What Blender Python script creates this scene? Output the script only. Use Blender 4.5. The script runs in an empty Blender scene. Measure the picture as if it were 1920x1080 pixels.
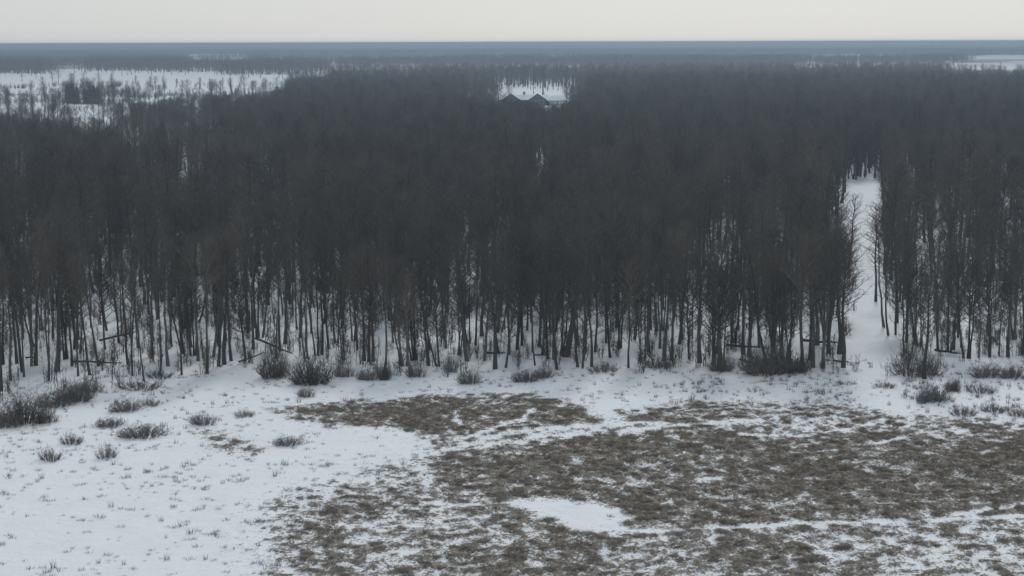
import bpy, math, random
import numpy as np
from mathutils import Matrix, Vector, Euler

SC = bpy.context.scene
COL = SC.collection
R = math.radians

# ---------------------------------------------------------------- camera
F, HOR, CAM_H, ROLL = 3300.0, 79.0, 33.0, R(0.18)      # focal length and horizon row for a 1920-wide frame
K = F / 1507.0
PITCH = math.atan((540 - HOR) / F)
fw = Vector((0, math.cos(PITCH), -math.sin(PITCH)))
rt0, up0 = Vector((1, 0, 0)), Vector((0, math.sin(PITCH), math.cos(PITCH)))
rt = rt0 * math.cos(ROLL) - up0 * math.sin(ROLL)
up = up0 * math.cos(ROLL) + rt0 * math.sin(ROLL)
cam_data = bpy.data.cameras.new('camera')
cam_data.sensor_width = 36.0
cam_data.lens = 36.0 * F / 1920.0
cam_data.clip_start, cam_data.clip_end = 0.5, 90000.0
cam = bpy.data.objects.new('camera', cam_data)
m = Matrix((rt, up, -fw)).transposed().to_4x4()
m.translation = (0, 0, CAM_H)
cam.matrix_world = m
COL.objects.link(cam)
SC.camera = cam

# ---------------------------------------------------------------- world, sun, exposure
SUN_EL, SUN_AZ = R(36.0), R(10.0)                      # azimuth from +Y (view direction) towards +X
world = bpy.data.worlds.new('World')
SC.world = world
world.use_nodes = True
nt = world.node_tree
nt.nodes.clear()
sky = nt.nodes.new('ShaderNodeTexSky')
sky.sky_type = 'NISHITA'
sky.sun_disc = False
sky.sun_elevation = SUN_EL
sky.sun_rotation = SUN_AZ
sky.air_density, sky.dust_density, sky.ozone_density, sky.altitude = 1.0, 1.0, 1.0, 0
hsv = nt.nodes.new('ShaderNodeHueSaturation')
hsv.inputs['Saturation'].default_value = 0.6
bg = nt.nodes.new('ShaderNodeBackground')
bg.inputs['Strength'].default_value = 0.0725
wo = nt.nodes.new('ShaderNodeOutputWorld')
nt.links.new(sky.outputs[0], hsv.inputs['Color'])
veil = nt.nodes.new('ShaderNodeMix'); veil.data_type = 'RGBA'          # thin high overcast evens out the clear sky
veil.inputs['Factor'].default_value = 0.72
veil.inputs['B'].default_value = (7.9, 8.75, 9.35, 1)
nt.links.new(hsv.outputs[0], veil.inputs['A'])
nt.links.new(veil.outputs['Result'], bg.inputs['Color'])
nt.links.new(bg.outputs[0], wo.inputs['Surface'])

sd = bpy.data.lights.new('sun', 'SUN')
sd.energy, sd.angle, sd.color = 1.4, R(10.0), (1.0, 0.97, 0.93)
sun = bpy.data.objects.new('sun', sd)
sdir = Vector((math.sin(SUN_AZ) * math.cos(SUN_EL), math.cos(SUN_AZ) * math.cos(SUN_EL), math.sin(SUN_EL)))
sun.rotation_euler = sdir.to_track_quat('Z', 'Y').to_euler()
COL.objects.link(sun)

vs = SC.view_settings
vs.view_transform, vs.look, vs.exposure, vs.gamma = 'Standard', 'None', 0.0, 1.0
vs.use_curve_mapping = False
SC.cycles.volume_bounces = 0
SC.cycles.max_bounces = 8
SC.cycles.diffuse_bounces = 4

# ---------------------------------------------------------------- layout helpers: photograph pixel <-> ground
RV, UV, FV = np.array(rt), np.array(up), np.array(fw)
def proj(P):
    d = np.asarray(P, float) - np.array([0, 0, CAM_H])
    z = d @ FV
    z = np.where(z > 0.1, z, 0.1)
    return np.stack([960 + F * (d @ RV) / z, 540 - F * (d @ UV) / z], -1)
def ground(px, py, z=0.0):
    d = FV + RV * ((px - 960) / F) - UV * ((py - 540) / F)
    t = (z - CAM_H) / d[2]
    return d[0] * t, d[1] * t
def in_poly(pts, poly):
    x, y = pts[..., 0], pts[..., 1]
    inside = np.zeros(x.shape, bool)
    n = len(poly)
    for i in range(n):
        (x0, y0), (x1, y1) = poly[i], poly[(i + 1) % n]
        if y0 == y1: continue
        c = ((y0 > y) != (y1 > y)) & (x < (x1 - x0) * (y - y0) / (y1 - y0) + x0)
        inside ^= c
    return inside
def seg_dist(px, py, a, b):
    ax, ay = a; bx, by = b
    dx, dy = bx - ax, by - ay
    t = np.clip(((px - ax) * dx + (py - ay) * dy) / (dx * dx + dy * dy + 1e-12), 0, 1)
    return np.hypot(px - ax - t * dx, py - ay - t * dy)
def soft_poly(x, y, poly, w):
    d = np.full(x.shape, 1e9)
    for i in range(len(poly)):
        d = np.minimum(d, seg_dist(x, y, poly[i], poly[(i + 1) % len(poly)]))
    s = np.where(in_poly(np.stack([x, y], -1), poly), d, -d)
    t = np.clip(s / (2 * w) + 0.5, 0, 1)
    return t * t * (3 - 2 * t)
_rng = np.random.RandomState(5)
_tabs = [_rng.rand(256, 256) for _ in range(12)]
def vnoise(x, y, k):
    t = _tabs[k % 12]
    xi, yi = np.floor(x).astype(int), np.floor(y).astype(int)
    fx, fy = x - xi, y - yi
    fx, fy = fx * fx * (3 - 2 * fx), fy * fy * (3 - 2 * fy)
    x0, x1, y0, y1 = xi & 255, (xi + 1) & 255, yi & 255, (yi + 1) & 255
    return (t[x0, y0] * (1 - fx) + t[x1, y0] * fx) * (1 - fy) + (t[x0, y1] * (1 - fx) + t[x1, y1] * fx) * fy
def fbm(x, y, k, o=4, g=0.5):
    s, a, n = 0, 1, 0
    for i in range(o):
        s = s + a * vnoise(x * 2 ** i + 17.3 * i, y * 2 ** i + 5.1 * i, k + i); n += a; a *= g
    return s / n
def terrain(x, y):
    x, y = np.asarray(x, float), np.asarray(y, float)
    d = np.hypot(x, y)
    z = 0.35 * (fbm(x / 26, y / 40, 3, 2) - 0.5) + 1.2 * (fbm(x / 140 + 9, y / 140, 6, 2) - 0.5) * np.clip((d - 200) / 330, 0, 1)
    far = np.clip((d - 8000) / 8000, 0, 1)
    z = z + far * 16.5 * np.clip((fbm(x / 2100 + 3.7, y / 12000 + 1.2, 8, 3) - 0.40) * 3.6, 0, 1)
    return z
def tz(x, y): return float(terrain(np.array([x]), np.array([y]))[0])
def spot(px, py):
    x, y = ground(px, py)
    x, y = ground(px, py, tz(x, y))
    return x, y, tz(x, y)

# ---------------------------------------------------------------- materials
def mat(name, build):
    mt = bpy.data.materials.new(name); mt.use_nodes = True
    t = mt.node_tree; t.nodes.clear()
    out = t.nodes.new('ShaderNodeOutputMaterial'); b = t.nodes.new('ShaderNodeBsdfPrincipled')
    b.inputs['Specular IOR Level'].default_value = 0.15
    t.links.new(b.outputs[0], out.inputs['Surface'])
    build(t, b); return mt
def N(t, ty, **kw):
    n = t.nodes.new(ty)
    for k, v in kw.items():
        if k in n.inputs: n.inputs[k].default_value = v
        else: setattr(n, k, v)
    return n
def ramp(t, src, stops, interp='LINEAR'):
    r = t.nodes.new('ShaderNodeValToRGB'); r.color_ramp.interpolation = interp
    e = r.color_ramp.elements
    while len(e) < len(stops): e.new(0.5)
    for el, (p, c) in zip(e, stops):
        el.position = p; el.color = (*c, 1) if len(c) == 3 else c
    t.links.new(src, r.inputs[0]); return r
def noise(t, scale, detail=4, rough=0.55, vec=None, stretch=None):
    n = N(t, 'ShaderNodeTexNoise', Scale=scale, Detail=detail, Roughness=rough)
    if vec is None: vec = N(t, 'ShaderNodeTexCoord').outputs['Object']
    if stretch:
        mp = N(t, 'ShaderNodeMapping'); mp.inputs['Scale'].default_value = stretch
        t.links.new(vec, mp.inputs[0]); vec = mp.outputs[0]
    t.links.new(vec, n.inputs['Vector']); return n.outputs['Fac']

def m_ground(t, b):
    pos = N(t, 'ShaderNodeNewGeometry').outputs['Position']
    at = N(t, 'ShaderNodeAttribute', attribute_name='grass_cover').outputs['Fac']
    fine = noise(t, 3.2, 5, 0.62, pos, (1, 0.8, 1))
    fine2 = noise(t, 5.5, 4, 0.65, pos, (1, 0.7, 1))
    a1 = N(t, 'ShaderNodeMath', operation='MULTIPLY_ADD'); a1.inputs[1].default_value = 1.45
    t.links.new(fine, a1.inputs[0]); t.links.new(at, a1.inputs[2])
    a2 = N(t, 'ShaderNodeMath', operation='MULTIPLY_ADD'); a2.inputs[1].default_value = 1.25
    t.links.new(fine2, a2.inputs[0]); t.links.new(a1.outputs[0], a2.inputs[2])
    mask = N(t, 'ShaderNodeMapRange', interpolation_type='SMOOTHSTEP'); mask.inputs[1].default_value = 1.68; mask.inputs[2].default_value = 2.06
    t.links.new(a2.outputs[0], mask.inputs[0])
    br = ramp(t, noise(t, 6, 5, 0.7, pos, (1, 0.7, 1)), [(0.28, (0.105, 0.088, 0.071)), (0.5, (0.195, 0.168, 0.14)), (0.72, (0.38, 0.35, 0.31))])
    sn = ramp(t, noise(t, 0.35, 4, 0.6, pos), [(0.25, (0.76, 0.795, 0.83)), (0.75, (0.84, 0.865, 0.89))])
    mx = N(t, 'ShaderNodeMix', data_type='RGBA')
    t.links.new(mask.outputs[0], mx.inputs['Factor']); t.links.new(sn.outputs[0], mx.inputs['A']); t.links.new(br.outputs[0], mx.inputs['B'])
    t.links.new(mx.outputs['Result'], b.inputs['Base Color'])
    b.inputs['Roughness'].default_value = 0.85
    bp = N(t, 'ShaderNodeBump', Strength=0.45, Distance=0.25)
    t.links.new(noise(t, 1.6, 5, 0.6, pos), bp.inputs['Height']); t.links.new(bp.outputs[0], b.inputs['Normal'])
def m_var(c0, c1, c2, scale=2.0, stretch=None, rough=0.9):
    def f(t, b):
        oi = N(t, 'ShaderNodeObjectInfo').outputs['Random']
        n = noise(t, scale, 4, 0.6, None, stretch)
        a = N(t, 'ShaderNodeMath', operation='MULTIPLY_ADD'); a.inputs[1].default_value = 0.68
        mm = N(t, 'ShaderNodeMath', operation='MULTIPLY'); mm.inputs[1].default_value = 0.32
        t.links.new(n, mm.inputs[0]); t.links.new(oi, a.inputs[0]); t.links.new(mm.outputs[0], a.inputs[2])
        r = ramp(t, a.outputs[0], [(0.1, c0), (0.5, c1), (0.9, c2)])
        t.links.new(r.outputs[0], b.inputs['Base Color']); b.inputs['Roughness'].default_value = rough
    return f
M = {}
M['ground'] = mat('snow_and_matted_grass', m_ground)
M['bark'] = mat('bark', m_var((0.055, 0.050, 0.045), (0.085, 0.078, 0.070), (0.16, 0.15, 0.138), 3.0, (1, 1, .3)))
M['twig'] = mat('twig', m_var((0.066, 0.059, 0.052), (0.105, 0.094, 0.082), (0.155, 0.138, 0.118), 0.6))
M['brush'] = mat('brush_twig', m_var((0.09, 0.085, 0.082), (0.135, 0.125, 0.118), (0.2, 0.185, 0.172), 1.2))
M['needle'] = mat('needle', m_var((0.030, 0.042, 0.036), (0.04, 0.055, 0.046), (0.055, 0.07, 0.055), 0.8))
M['grass'] = mat('dry_grass_blade', m_var((0.14, 0.118, 0.092), (0.23, 0.195, 0.155), (0.35, 0.31, 0.255), 1.5))
M['log'] = mat('dead_wood', m_var((0.045, 0.042, 0.040), (0.07, 0.065, 0.06), (0.1, 0.095, 0.09), 3.0, (.4, 1, 1)))
M['snow'] = mat('roof_snow', m_var((0.72, 0.74, 0.76), (0.77, 0.785, 0.80), (0.80, 0.81, 0.82), 0.8))
M['stubble'] = mat('stubble', m_var((0.26, 0.23, 0.20), (0.32, 0.285, 0.25), (0.42, 0.39, 0.36), 0.05, (.4, 1, 1)))
M['siding'] = mat('house_siding', m_var((0.09, 0.09, 0.095), (0.11, 0.11, 0.115), (0.13, 0.13, 0.135), 2.0))
M['pale'] = mat('pale_metal_siding', m_var((0.55, 0.56, 0.57), (0.62, 0.63, 0.64), (0.68, 0.69, 0.70), 2.0))
M['trim'] = mat('dark_fascia', m_var((0.04, 0.04, 0.042), (0.05, 0.05, 0.052), (0.06, 0.06, 0.062), 2.0))
M['brick'] = mat('chimney_masonry', m_var((0.12, 0.10, 0.09), (0.16, 0.13, 0.12), (0.2, 0.17, 0.15), 4.0))
M['track'] = mat('ploughed_track', m_var((0.18, 0.17, 0.165), (0.26, 0.25, 0.245), (0.36, 0.35, 0.35), 0.2))
def m_glass(t, b):
    n = noise(t, 1.5, 2)
    r = ramp(t, n, [(0.3, (0.02, 0.022, 0.026)), (0.7, (0.045, 0.05, 0.055))])
    t.links.new(r.outputs[0], b.inputs['Base Color']); b.inputs['Roughness'].default_value = 0.08
    b.inputs['Specular IOR Level'].default_value = 0.5
M['glass'] = mat('window_glass', m_glass)

# ---------------------------------------------------------------- mesh helpers
class MB:
    def __init__(s): s.v, s.f, s.mi = [], [], []
    def spike(s, p0, p1, r, mi=0, sides=3):
        d = p1 - p0
        if d.length < 1e-5: return
        a = d.orthogonal().normalized(); c = d.normalized().cross(a)
        ph = random.random() * 6.28; b = len(s.v)
        for i in range(sides):
            th = ph + i * 2 * math.pi / sides
            s.v.append(p0 + (a * math.cos(th) + c * math.sin(th)) * r)
        s.v.append(p1)
        for i in range(sides): s.f.append((b + i, b + (i + 1) % sides, b + sides)); s.mi.append(mi)
    def tube(s, pts, rad, sides=6, mi=0, cap=True):
        b = len(s.v); n = len(pts)
        for k, (p, r) in enumerate(zip(pts, rad)):
            d = (pts[min(k + 1, n - 1)] - pts[max(k - 1, 0)]).normalized()
            a = d.cross(Vector((0.31, 0.95, 0.05))).normalized() if abs(d.y) < 0.9 else d.cross(Vector((1, 0, 0))).normalized()
            c = d.cross(a)
            for i in range(sides):
                th = i * 2 * math.pi / sides
                s.v.append(p + (a * math.cos(th) + c * math.sin(th)) * r)
        for k in range(n - 1):
            for i in range(sides):
                j = (i + 1) % sides
                s.f.append((b + k * sides + i, b + k * sides + j, b + (k + 1) * sides + j, b + (k + 1) * sides + i)); s.mi.append(mi)
        if cap:
            s.f.append(tuple(b + (n - 1) * sides + i for i in range(sides))); s.mi.append(mi)
            s.f.append(tuple(b + i for i in reversed(range(sides)))); s.mi.append(mi)
    def box(s, x0, x1, y0, y1, z0, z1, mi=0):
        b = len(s.v)
        for z in (z0, z1):
            for (x, y) in ((x0, y0), (x1, y0), (x1, y1), (x0, y1)): s.v.append(Vector((x, y, z)))
        for q in ((3, 2, 1, 0), (4, 5, 6, 7), (0, 1, 5, 4), (1, 2, 6, 5), (2, 3, 7, 6), (3, 0, 4, 7)):
            s.f.append(tuple(b + i for i in q)); s.mi.append(mi)
    def poly(s, pts, faces, mi=0):
        b = len(s.v); s.v += [Vector(p) for p in pts]
        for q in faces: s.f.append(tuple(b + i for i in q)); s.mi.append(mi)
    def mesh(s, name, mats):
        me = bpy.data.meshes.new(name)
        me.from_pydata([tuple(v) for v in s.v], [], s.f)
        for mt in mats: me.materials.append(mt)
        if len(mats) > 1: me.polygons.foreach_set('material_index', s.mi)
        me.update(); return me
def link(name, me, parent=None, loc=None):
    o = bpy.data.objects.new(name, me); COL.objects.link(o)
    if parent is not None: o.parent = parent
    if loc is not None: o.location = loc
    return o
def thing(name, label, cat, loc=(0, 0, 0), group=None, data=None):
    o = link(name, data, None, loc)
    o['label'], o['category'] = label, cat
    if group: o['group'] = group
    return o
def U(a, b): return random.uniform(a, b)

# ---------------------------------------------------------------- bare tree generator
def grow_tree(seed, H, clear, cr, nb, nt_, tr, twig=0.0165, low=False, wob=0.35, fork=0):
    """trunk and crown meshes: tapered trunk, ascending limbs, fine twigs spread through the crown"""
    random.seed(seed)
    T, C = MB(), MB()
    def trunk_path(bx, by, lean):
        pts, n = [], 7 if not low else 4
        dx = dy = 0
        for k in range(n + 1):
            z = H * 0.97 * k / n
            pts.append(Vector((bx + dx + lean[0] * z, by + dy + lean[1] * z, z)))
            dx += U(-wob, wob) * 0.45; dy += U(-wob, wob) * 0.45
        return pts
    paths = [trunk_path(0, 0, (U(-.03, .03), U(-.03, .03)))]
    for i in range(fork): paths.append(trunk_path(U(-.5, .5), U(-.5, .5), (U(-.12, .12), U(-.12, .12))))
    for pi, pts in enumerate(paths):
        n = len(pts) - 1
        s = 1.0 if pi == 0 else U(0.6, 0.85)
        rad = [tr * s * (1.3 if k == 0 else 1.0) * (1 - 0.88 * k / n) + 0.01 for k in range(n + 1)]
        T.tube(pts, rad, 5 if low else 7)
        def at(h):
            q = min(max(h / (H * 0.97) * n, 0), n - 1e-4); k = int(q)
            return pts[k].lerp(pts[k + 1], q - k)
        nbr = nb if pi == 0 else int(nb * 0.6)
        for i in range(nbr):
            u = (i + U(0, 1)) / nbr
            h = H * (clear + (0.97 - clear) * u)
            if not low and U(0, 1) < 0.07: h = H * U(clear * 0.45, clear)
            prof = math.sin(math.pi * (0.22 + 0.74 * u)) ** 0.65
            L = cr * prof * U(0.6, 1.2) + 0.4
            if h < H * clear: L *= 0.55
            az = i * 2.4 + U(-.6, .6)
            el = R(U(18, 48)) + 0.35 * u
            p0 = at(h)
            d = Vector((math.cos(az) * math.cos(el), math.sin(az) * math.cos(el), math.sin(el)))
            p1 = p0 + d * L * 0.55 + Vector((U(-.1, .1), U(-.1, .1), 0.05 * L))
            p2 = p1 + (d + Vector((U(-.3, .3), U(-.3, .3), U(.1, .5)))).normalized() * L * 0.55
            r0 = 0.018 * L + 0.012
            if low: C.spike(p0, p2, r0 * 1.5)
            else:
                C.tube([p0, p1], [r0, r0 * .6], 3, cap=False); C.spike(p1, p2, r0 * .6)
            for j in range(nt_):
                w = (j + U(0, 1)) / nt_
                w = 0.15 + 0.85 * w
                q = p0.lerp(p1, w / .5) if w < .5 else p1.lerp(p2, (w - .5) / .5)
                dd = (d * 0.55 + Vector((U(-1, 1), U(-1, 1), U(-.35, 1.15)))).normalized()
                tl = U(0.5, 1.25) * (0.6 + 0.12 * L)
                if low: tl *= 1.5
                e = q + dd * tl
                C.spike(q, e, twig * U(.7, 1.3))
                if not low:
                    for _ in range(2):
                        q2 = q.lerp(e, U(.3, .8))
                        C.spike(q2, q2 + (dd + Vector((U(-1, 1), U(-1, 1), U(-.4, .9)))).normalized() * tl * U(.4, .75), twig * .75)
    return T, C
TALL, BUSHY = [], []
for i, (H, cl, cr, nb, nw, tr, fk) in enumerate([(16, .55, 1.9, 34, 9, .17, 0), (15, .50, 1.7, 30, 9, .14, 0), (17, .58, 2.1, 36, 9, .20, 0), (14.5, .48, 1.6, 28, 9, .12, 1), (15.5, .52, 2.0, 34, 9, .16, 0)]):
    T, C = grow_tree(100 + i, H, cl, cr, nb, nw, tr, fork=fk)
    TALL.append((T, C, T.mesh('trunk', [M['bark']]), C.mesh('crown', [M['twig']]), H))
for i, (H, cl, cr, nb, nw, tr, fk) in enumerate([(13, .34, 2.2, 44, 12, .15, 0), (12, .30, 2.1, 42, 12, .12, 1), (14, .36, 2.4, 48, 12, .18, 0), (12.5, .30, 2.2, 42, 12, .14, 2), (13.5, .28, 2.5, 48, 12, .16, 0)]):
    T, C = grow_tree(200 + i, H, cl, cr, nb, nw, tr, fork=fk)
    BUSHY.append((T, C, T.mesh('trunk', [M['bark']]), C.mesh('crown', [M['twig']]), H))

def joined(name, T, C, mats):
    a = MB(); a.v = list(T.v); a.f = list(T.f); a.mi = [0] * len(T.f)
    b = len(a.v); a.v += C.v; a.f += [tuple(i + b for i in f) for f in C.f]; a.mi += [1] * len(C.f)
    return bpy.data.objects.new(name, a.mesh(name, mats))

# ---------------------------------------------------------------- scatter through geometry nodes (uncountable stuff only)
def scatter(name, pos, rot, scl, idx, protos, label):
    n = len(pos)
    me = bpy.data.meshes.new(name); me.vertices.add(n)
    me.vertices.foreach_set('co', np.asarray(pos, np.float32).ravel())
    for nm, ty, arr, key in (('rot', 'FLOAT_VECTOR', rot, 'vector'), ('scl', 'FLOAT_VECTOR', scl, 'vector'), ('idx', 'INT', idx, 'value')):
        a = me.attributes.new(nm, ty, 'POINT')
        a.data.foreach_set(key, np.asarray(arr, np.int32 if ty == 'INT' else np.float32).ravel())
    o = link(name, me); o['kind'] = 'stuff'; o['label'] = label
    pc = bpy.data.collections.new(name + '_kinds')
    for p in protos: pc.objects.link(p)
    g = bpy.data.node_groups.new(name, 'GeometryNodeTree')
    g.interface.new_socket('Geometry', in_out='INPUT', socket_type='NodeSocketGeometry')
    g.interface.new_socket('Geometry', in_out='OUTPUT', socket_type='NodeSocketGeometry')
    gi, go = g.nodes.new('NodeGroupInput'), g.nodes.new('NodeGroupOutput')
    iop = g.nodes.new('GeometryNodeInstanceOnPoints')
    ci = g.nodes.new('GeometryNodeCollectionInfo')
    ci.inputs['Collection'].default_value = pc
    ci.inputs['Separate Children'].default_value = True
    ci.inputs['Reset Children'].default_value = True
    def attr(nm, ty):
        q = g.nodes.new('GeometryNodeInputNamedAttribute'); q.data_type = ty; q.inputs['Name'].default_value = nm
        return next(s for s in q.outputs if s.enabled and s.name == 'Attribute')
    e2r = g.nodes.new('FunctionNodeEulerToRotation')
    g.links.new(attr('rot', 'FLOAT_VECTOR'), e2r.inputs[0])
    g.links.new(gi.outputs[0], iop.inputs['Points'])
    g.links.new(ci.outputs[0], iop.inputs['Instance'])
    iop.inputs['Pick Instance'].default_value = True
    g.links.new(attr('idx', 'INT'), iop.inputs['Instance Index'])
    g.links.new(e2r.outputs[0], iop.inputs['Rotation'])
    g.links.new(attr('scl', 'FLOAT_VECTOR'), iop.inputs['Scale'])
    g.links.new(iop.outputs[0], go.inputs[0])
    md = o.modifiers.new('scatter', 'NODES'); md.node_group = g
    return o

# ---------------------------------------------------------------- open ground (fields, clearing, lane) as seen in the photograph
OPEN = [  # polygon in photograph pixels, share of trees that may still stand in front of it
    ([(213,150),(547,149),(550,160),(490,178),(367,182),(260,190),(213,176)], .05),
    ([(0,166),(120,166),(120,194),(213,197),(200,224),(110,222),(33,217),(-200,212),(-200,166)], .08),
    ([(-200,138),(213,138),(213,166),(-200,166)], .22),
    ([(90,115),(170,114.5),(166,121),(92,122)], .06),
    ([(170,133),(420,136),(420,149),(170,149)], .05),
    ([(340,102),(470,101),(480,109),(345,110)], .05),
    ([(500,106),(600,106),(600,109),(500,109)], .1),
    ([(586,120),(640,120),(640,124),(590,124)], .1),
    ([(703,124),(790,124),(780,151),(740,151),(640,148)], .6),
    ([(922,160),(1045,160),(1062,180),(930,182)], .68),
    ([(862,164),(1100,164),(1110,181),(870,181)], .3),
    ([(935,176),(1072,177),(1074,197),(1014,196),(1000,190.5),(930,185)], .0),
    ([(1030,126),(1095,125.5),(1095,128),(1040,128.5)], .4),
    ([(1810,105),(2200,105),(2200,112),(1810,112)], 0),
    ([(1760,119),(2200,119),(2200,127),(1800,126)], .04),
    ([(1487,119),(1540,119),(1540,122),(1487,122)], .1),
    ([(1500,103),(1800,108),(1800,111),(1500,107)], .3),
    ([(245,205),(245,236),(130,236),(150,215)], .2),
    ([(230,222),(400,222),(410,238),(240,238)], .4),
    ([(1592,690),(1608,600),(1608,500),(1594,420),(1574,354),(1588,345),(1600,350),(1614,338),(1630,346),(1638,341),(1646,365),(1648,420),(1652,500),(1662,580),(1698,690)], 0),
    ([(1588,690),(1604,600),(1600,500),(1578,420),(1566,352),(1588,336),(1648,336),(1660,380),(1648,430),(1660,600)], .01),
    ([(1555,372),(1590,345),(1660,345),(1650,400),(1600,420)], .25),
    # patches of thin crowns where snow glints through
    ([(240,275),(550,272),(550,315),(260,325)], .55),
    ([(430,430),(560,430),(560,470),(430,490)], .5),
    ([(1330,395),(1500,395),(1500,440),(1330,440)], .5),
    ([(1690,330),(1920,330),(1920,480),(1690,440)], .45),
    ([(0,300),(60,300),(60,345),(0,345)], .55),
    ([(840,440),(960,440),(960,520),(840,520)], .6),
    ([(690,215),(720,215),(720,240),(690,240)], .3),
    ([(990,305),(1030,305),(1030,345),(990,345)], .3),
    ([(150,440),(330,430),(330,480),(150,490)], .62),
]
EDGE = [(-500,830),(-200,790),(0,742),(100,722),(250,704),(400,690),(560,688),(800,690),(1000,684),(1300,690),(1450,686),(1590,684),(1690,690),(1760,672),(1920,664),(2400,650)]
def edge_y(px): return np.interp(px, [e[0] for e in EDGE], [e[1] for e in EDGE])
rng = np.random.RandomState(11)
def accept(P, h, lift=0.25):
    """keep the positions that leave the open ground visible"""
    keep = np.ones(len(P), bool)
    samp = []
    for f in (lift, .5, .75, 1.0):
        Q = P.copy(); Q[:, 2] += h * f; samp.append(proj(Q))
    base = proj(P)
    rag = np.stack([26 * (fbm(P[:, 0] / 9, P[:, 1] / 30, 7, 2) - .5) + rng.normal(0, 5, len(P)), 9 * (fbm(P[:, 0] / 14, P[:, 1] / 40, 3, 2) - .5) + rng.normal(0, 1.2, len(P))], -1)
    rag *= np.clip((base[:, 1:2] - 85) / 260, .08, 1)
    rag[:, 0] += rng.normal(0, 9, len(P))
    samp = [s + rag for s in samp]
    for poly, a in OPEN:
        hit = in_poly(base + rag, poly)
        for s in samp: hit |= in_poly(s, poly)
        keep &= ~hit | (rng.rand(len(P)) < a)
    return keep, base
def belts(P):
    """farmland belts: beyond the wood the trees stand in broad belts with open fields between them"""
    d = P[:, 1] * (1 + .22 * (fbm(P[:, 0] / 260 + 5, P[:, 1] / 4000, 9, 3) - .5))
    px = proj(P)[:, 0]
    gap = np.zeros(len(P), bool)
    for a, b in ((960, 1230), (1620, 2250), (3000, 4200)): gap |= (px > 620) & (d > a) & (d < b)
    for a, b in ((900, 1830), (3150, 3900)): gap |= (px <= 620) & (d > a) & (d < b)
    for a, b in ((6200, 8800), (12000, 16500)): gap |= (d > a) & (d < b)
    return ~gap | (rng.rand(len(P)) < .02)
def jitter_grid(y0, y1, step, margin=1.16, xpad=25):
    out = []
    y, y1, step = y0 * K, y1 * K, step * math.sqrt(K)
    while y < y1:
        w = 960 / F * y * margin + xpad
        n = int(2 * w / step)
        xs = -w + (np.arange(n) + rng.rand(n)) * step
        out.append(np.stack([xs, y + rng.rand(n) * step, np.zeros(n)], 1))
        y += step
    P = np.concatenate(out); P[:, 2] = terrain(P[:, 0], P[:, 1]) - 0.05
    return P

# ================================================================ THE GROUND
def axis(lo, hi, step, far_lo, far_hi, grow=1.13):
    a = list(np.arange(lo, hi + 1e-6, step))
    s, v = step, hi
    while v < far_hi: s *= grow; v += s; a.append(v)
    s, v = step, lo; pre = []
    while v > far_lo: s *= grow; v -= s; pre.append(v)
    return np.array(pre[::-1] + a)
gx = axis(-66, 66, 0.2, -17000, 17000)
gy = axis(103, 208, 0.3, -800, 37000)
X, Y = np.meshgrid(gx, gy)
Z = terrain(X, Y)
near = (Y > 95) & (Y < 235) & (np.abs(X) < 90)
nx_, ny_ = X[near], Y[near]
def gpoly(p): return [(g[0], g[1] / K) for g in (ground(a, b) for a, b in p)]
cov = np.zeros(nx_.shape)
def lay(poly, val, w):
    global cov
    s = soft_poly(nx_, ny_ / K, gpoly(poly), w * 1.7); cov = cov * (1 - s) + val * s
lay([(1100,708),(2400,690),(2400,770),(1640,770),(1100,745)], .16, 1.5)
lay([(830,850),(540,920),(465,1000),(500,1060),(560,1300),(2700,1300),(2700,950)], .66, 3.0)
lay([(500,765),(640,750),(850,738),(1000,738),(1090,762),(1140,785),(1100,802),(900,836),(830,848),(780,812),(740,800),(640,803),(560,790)], .66, 1.0)
lay([(700,768),(1000,750),(1060,778),(960,800),(800,815),(720,795)], .72, 1.0)
lay([(360,803),(430,806),(510,845),(470,860),(390,850)], .46, .8)
lay([(1150,770),(1300,752),(1560,752),(1700,775),(1920,790),(2400,800),(2400,835),(1760,812),(1640,800),(1400,800),(1180,802)], .60, .8)
lay([(840,850),(1000,828),(1150,806),(1300,795),(1500,802),(1640,795),(1760,815),(2400,860),(2500,960),(1920,968),(1600,985),(1300,985),(1150,945),(1000,930),(820,905)], .75, 1.2)
lay([(560,1090),(620,1040),(900,1020),(2500,1030),(2500,1300),(560,1300)], .64, 2.2)
lay([(1650,840),(2300,850),(2300,950),(1750,950)], .83, 2.0)
lay([(960,840),(1150,815),(1420,815),(1420,860),(1000,890)], .81, 1.2)
lay([(950,945),(1010,938),(1140,945),(1165,968),(1180,1000),(1100,1000),(1010,965)], .05, .35)
lay([(1690,1020),(1780,985),(2400,965),(2400,1070),(1800,1100)], .47, 1.0)
lay([(640,985),(720,965),(830,962),(900,985),(880,1010),(700,1010)], .5, 1.0)
lay([(640,803),(742,803),(770,815),(700,822),(640,816)], .05, .4)
def line(pts, w, val=.22, brk=.0):
    global cov
    g = gpoly(pts); d = np.full(nx_.shape, 1e9)
    for a, b in zip(g, g[1:]): d = np.minimum(d, seg_dist(nx_, ny_ / K, a, b))
    d = d + (fbm(nx_ / 1.5, ny_ / 1.5, 2, 2) - .5) * w * 2.0
    s = np.clip(1.35 - np.abs(d) / w, 0, 1)
    if brk: s = s * np.clip((fbm(nx_ / 2.2 + 40, ny_ / 2.2, 7, 2) - brk) * 8 + .5, 0, 1)
    cov = cov * (1 - s) + np.minimum(cov, val) * s
line([(822,852),(900,828),(985,808),(1100,800),(1250,792)], .42)
line([(1000,820),(1110,815),(1200,806),(1300,796),(1420,786)], .36)
line([(1390,815),(1500,818),(1600,802),(1660,785)], .28)
line([(870,825),(935,800),(975,788),(1000,768)], .28)
line([(860,770),(852,785),(862,800)], .3)
line([(940,795),(990,790),(1060,803)], .26)
line([(1150,998),(1290,993),(1420,986),(1600,980),(1760,976),(2000,968)], .22)
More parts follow.
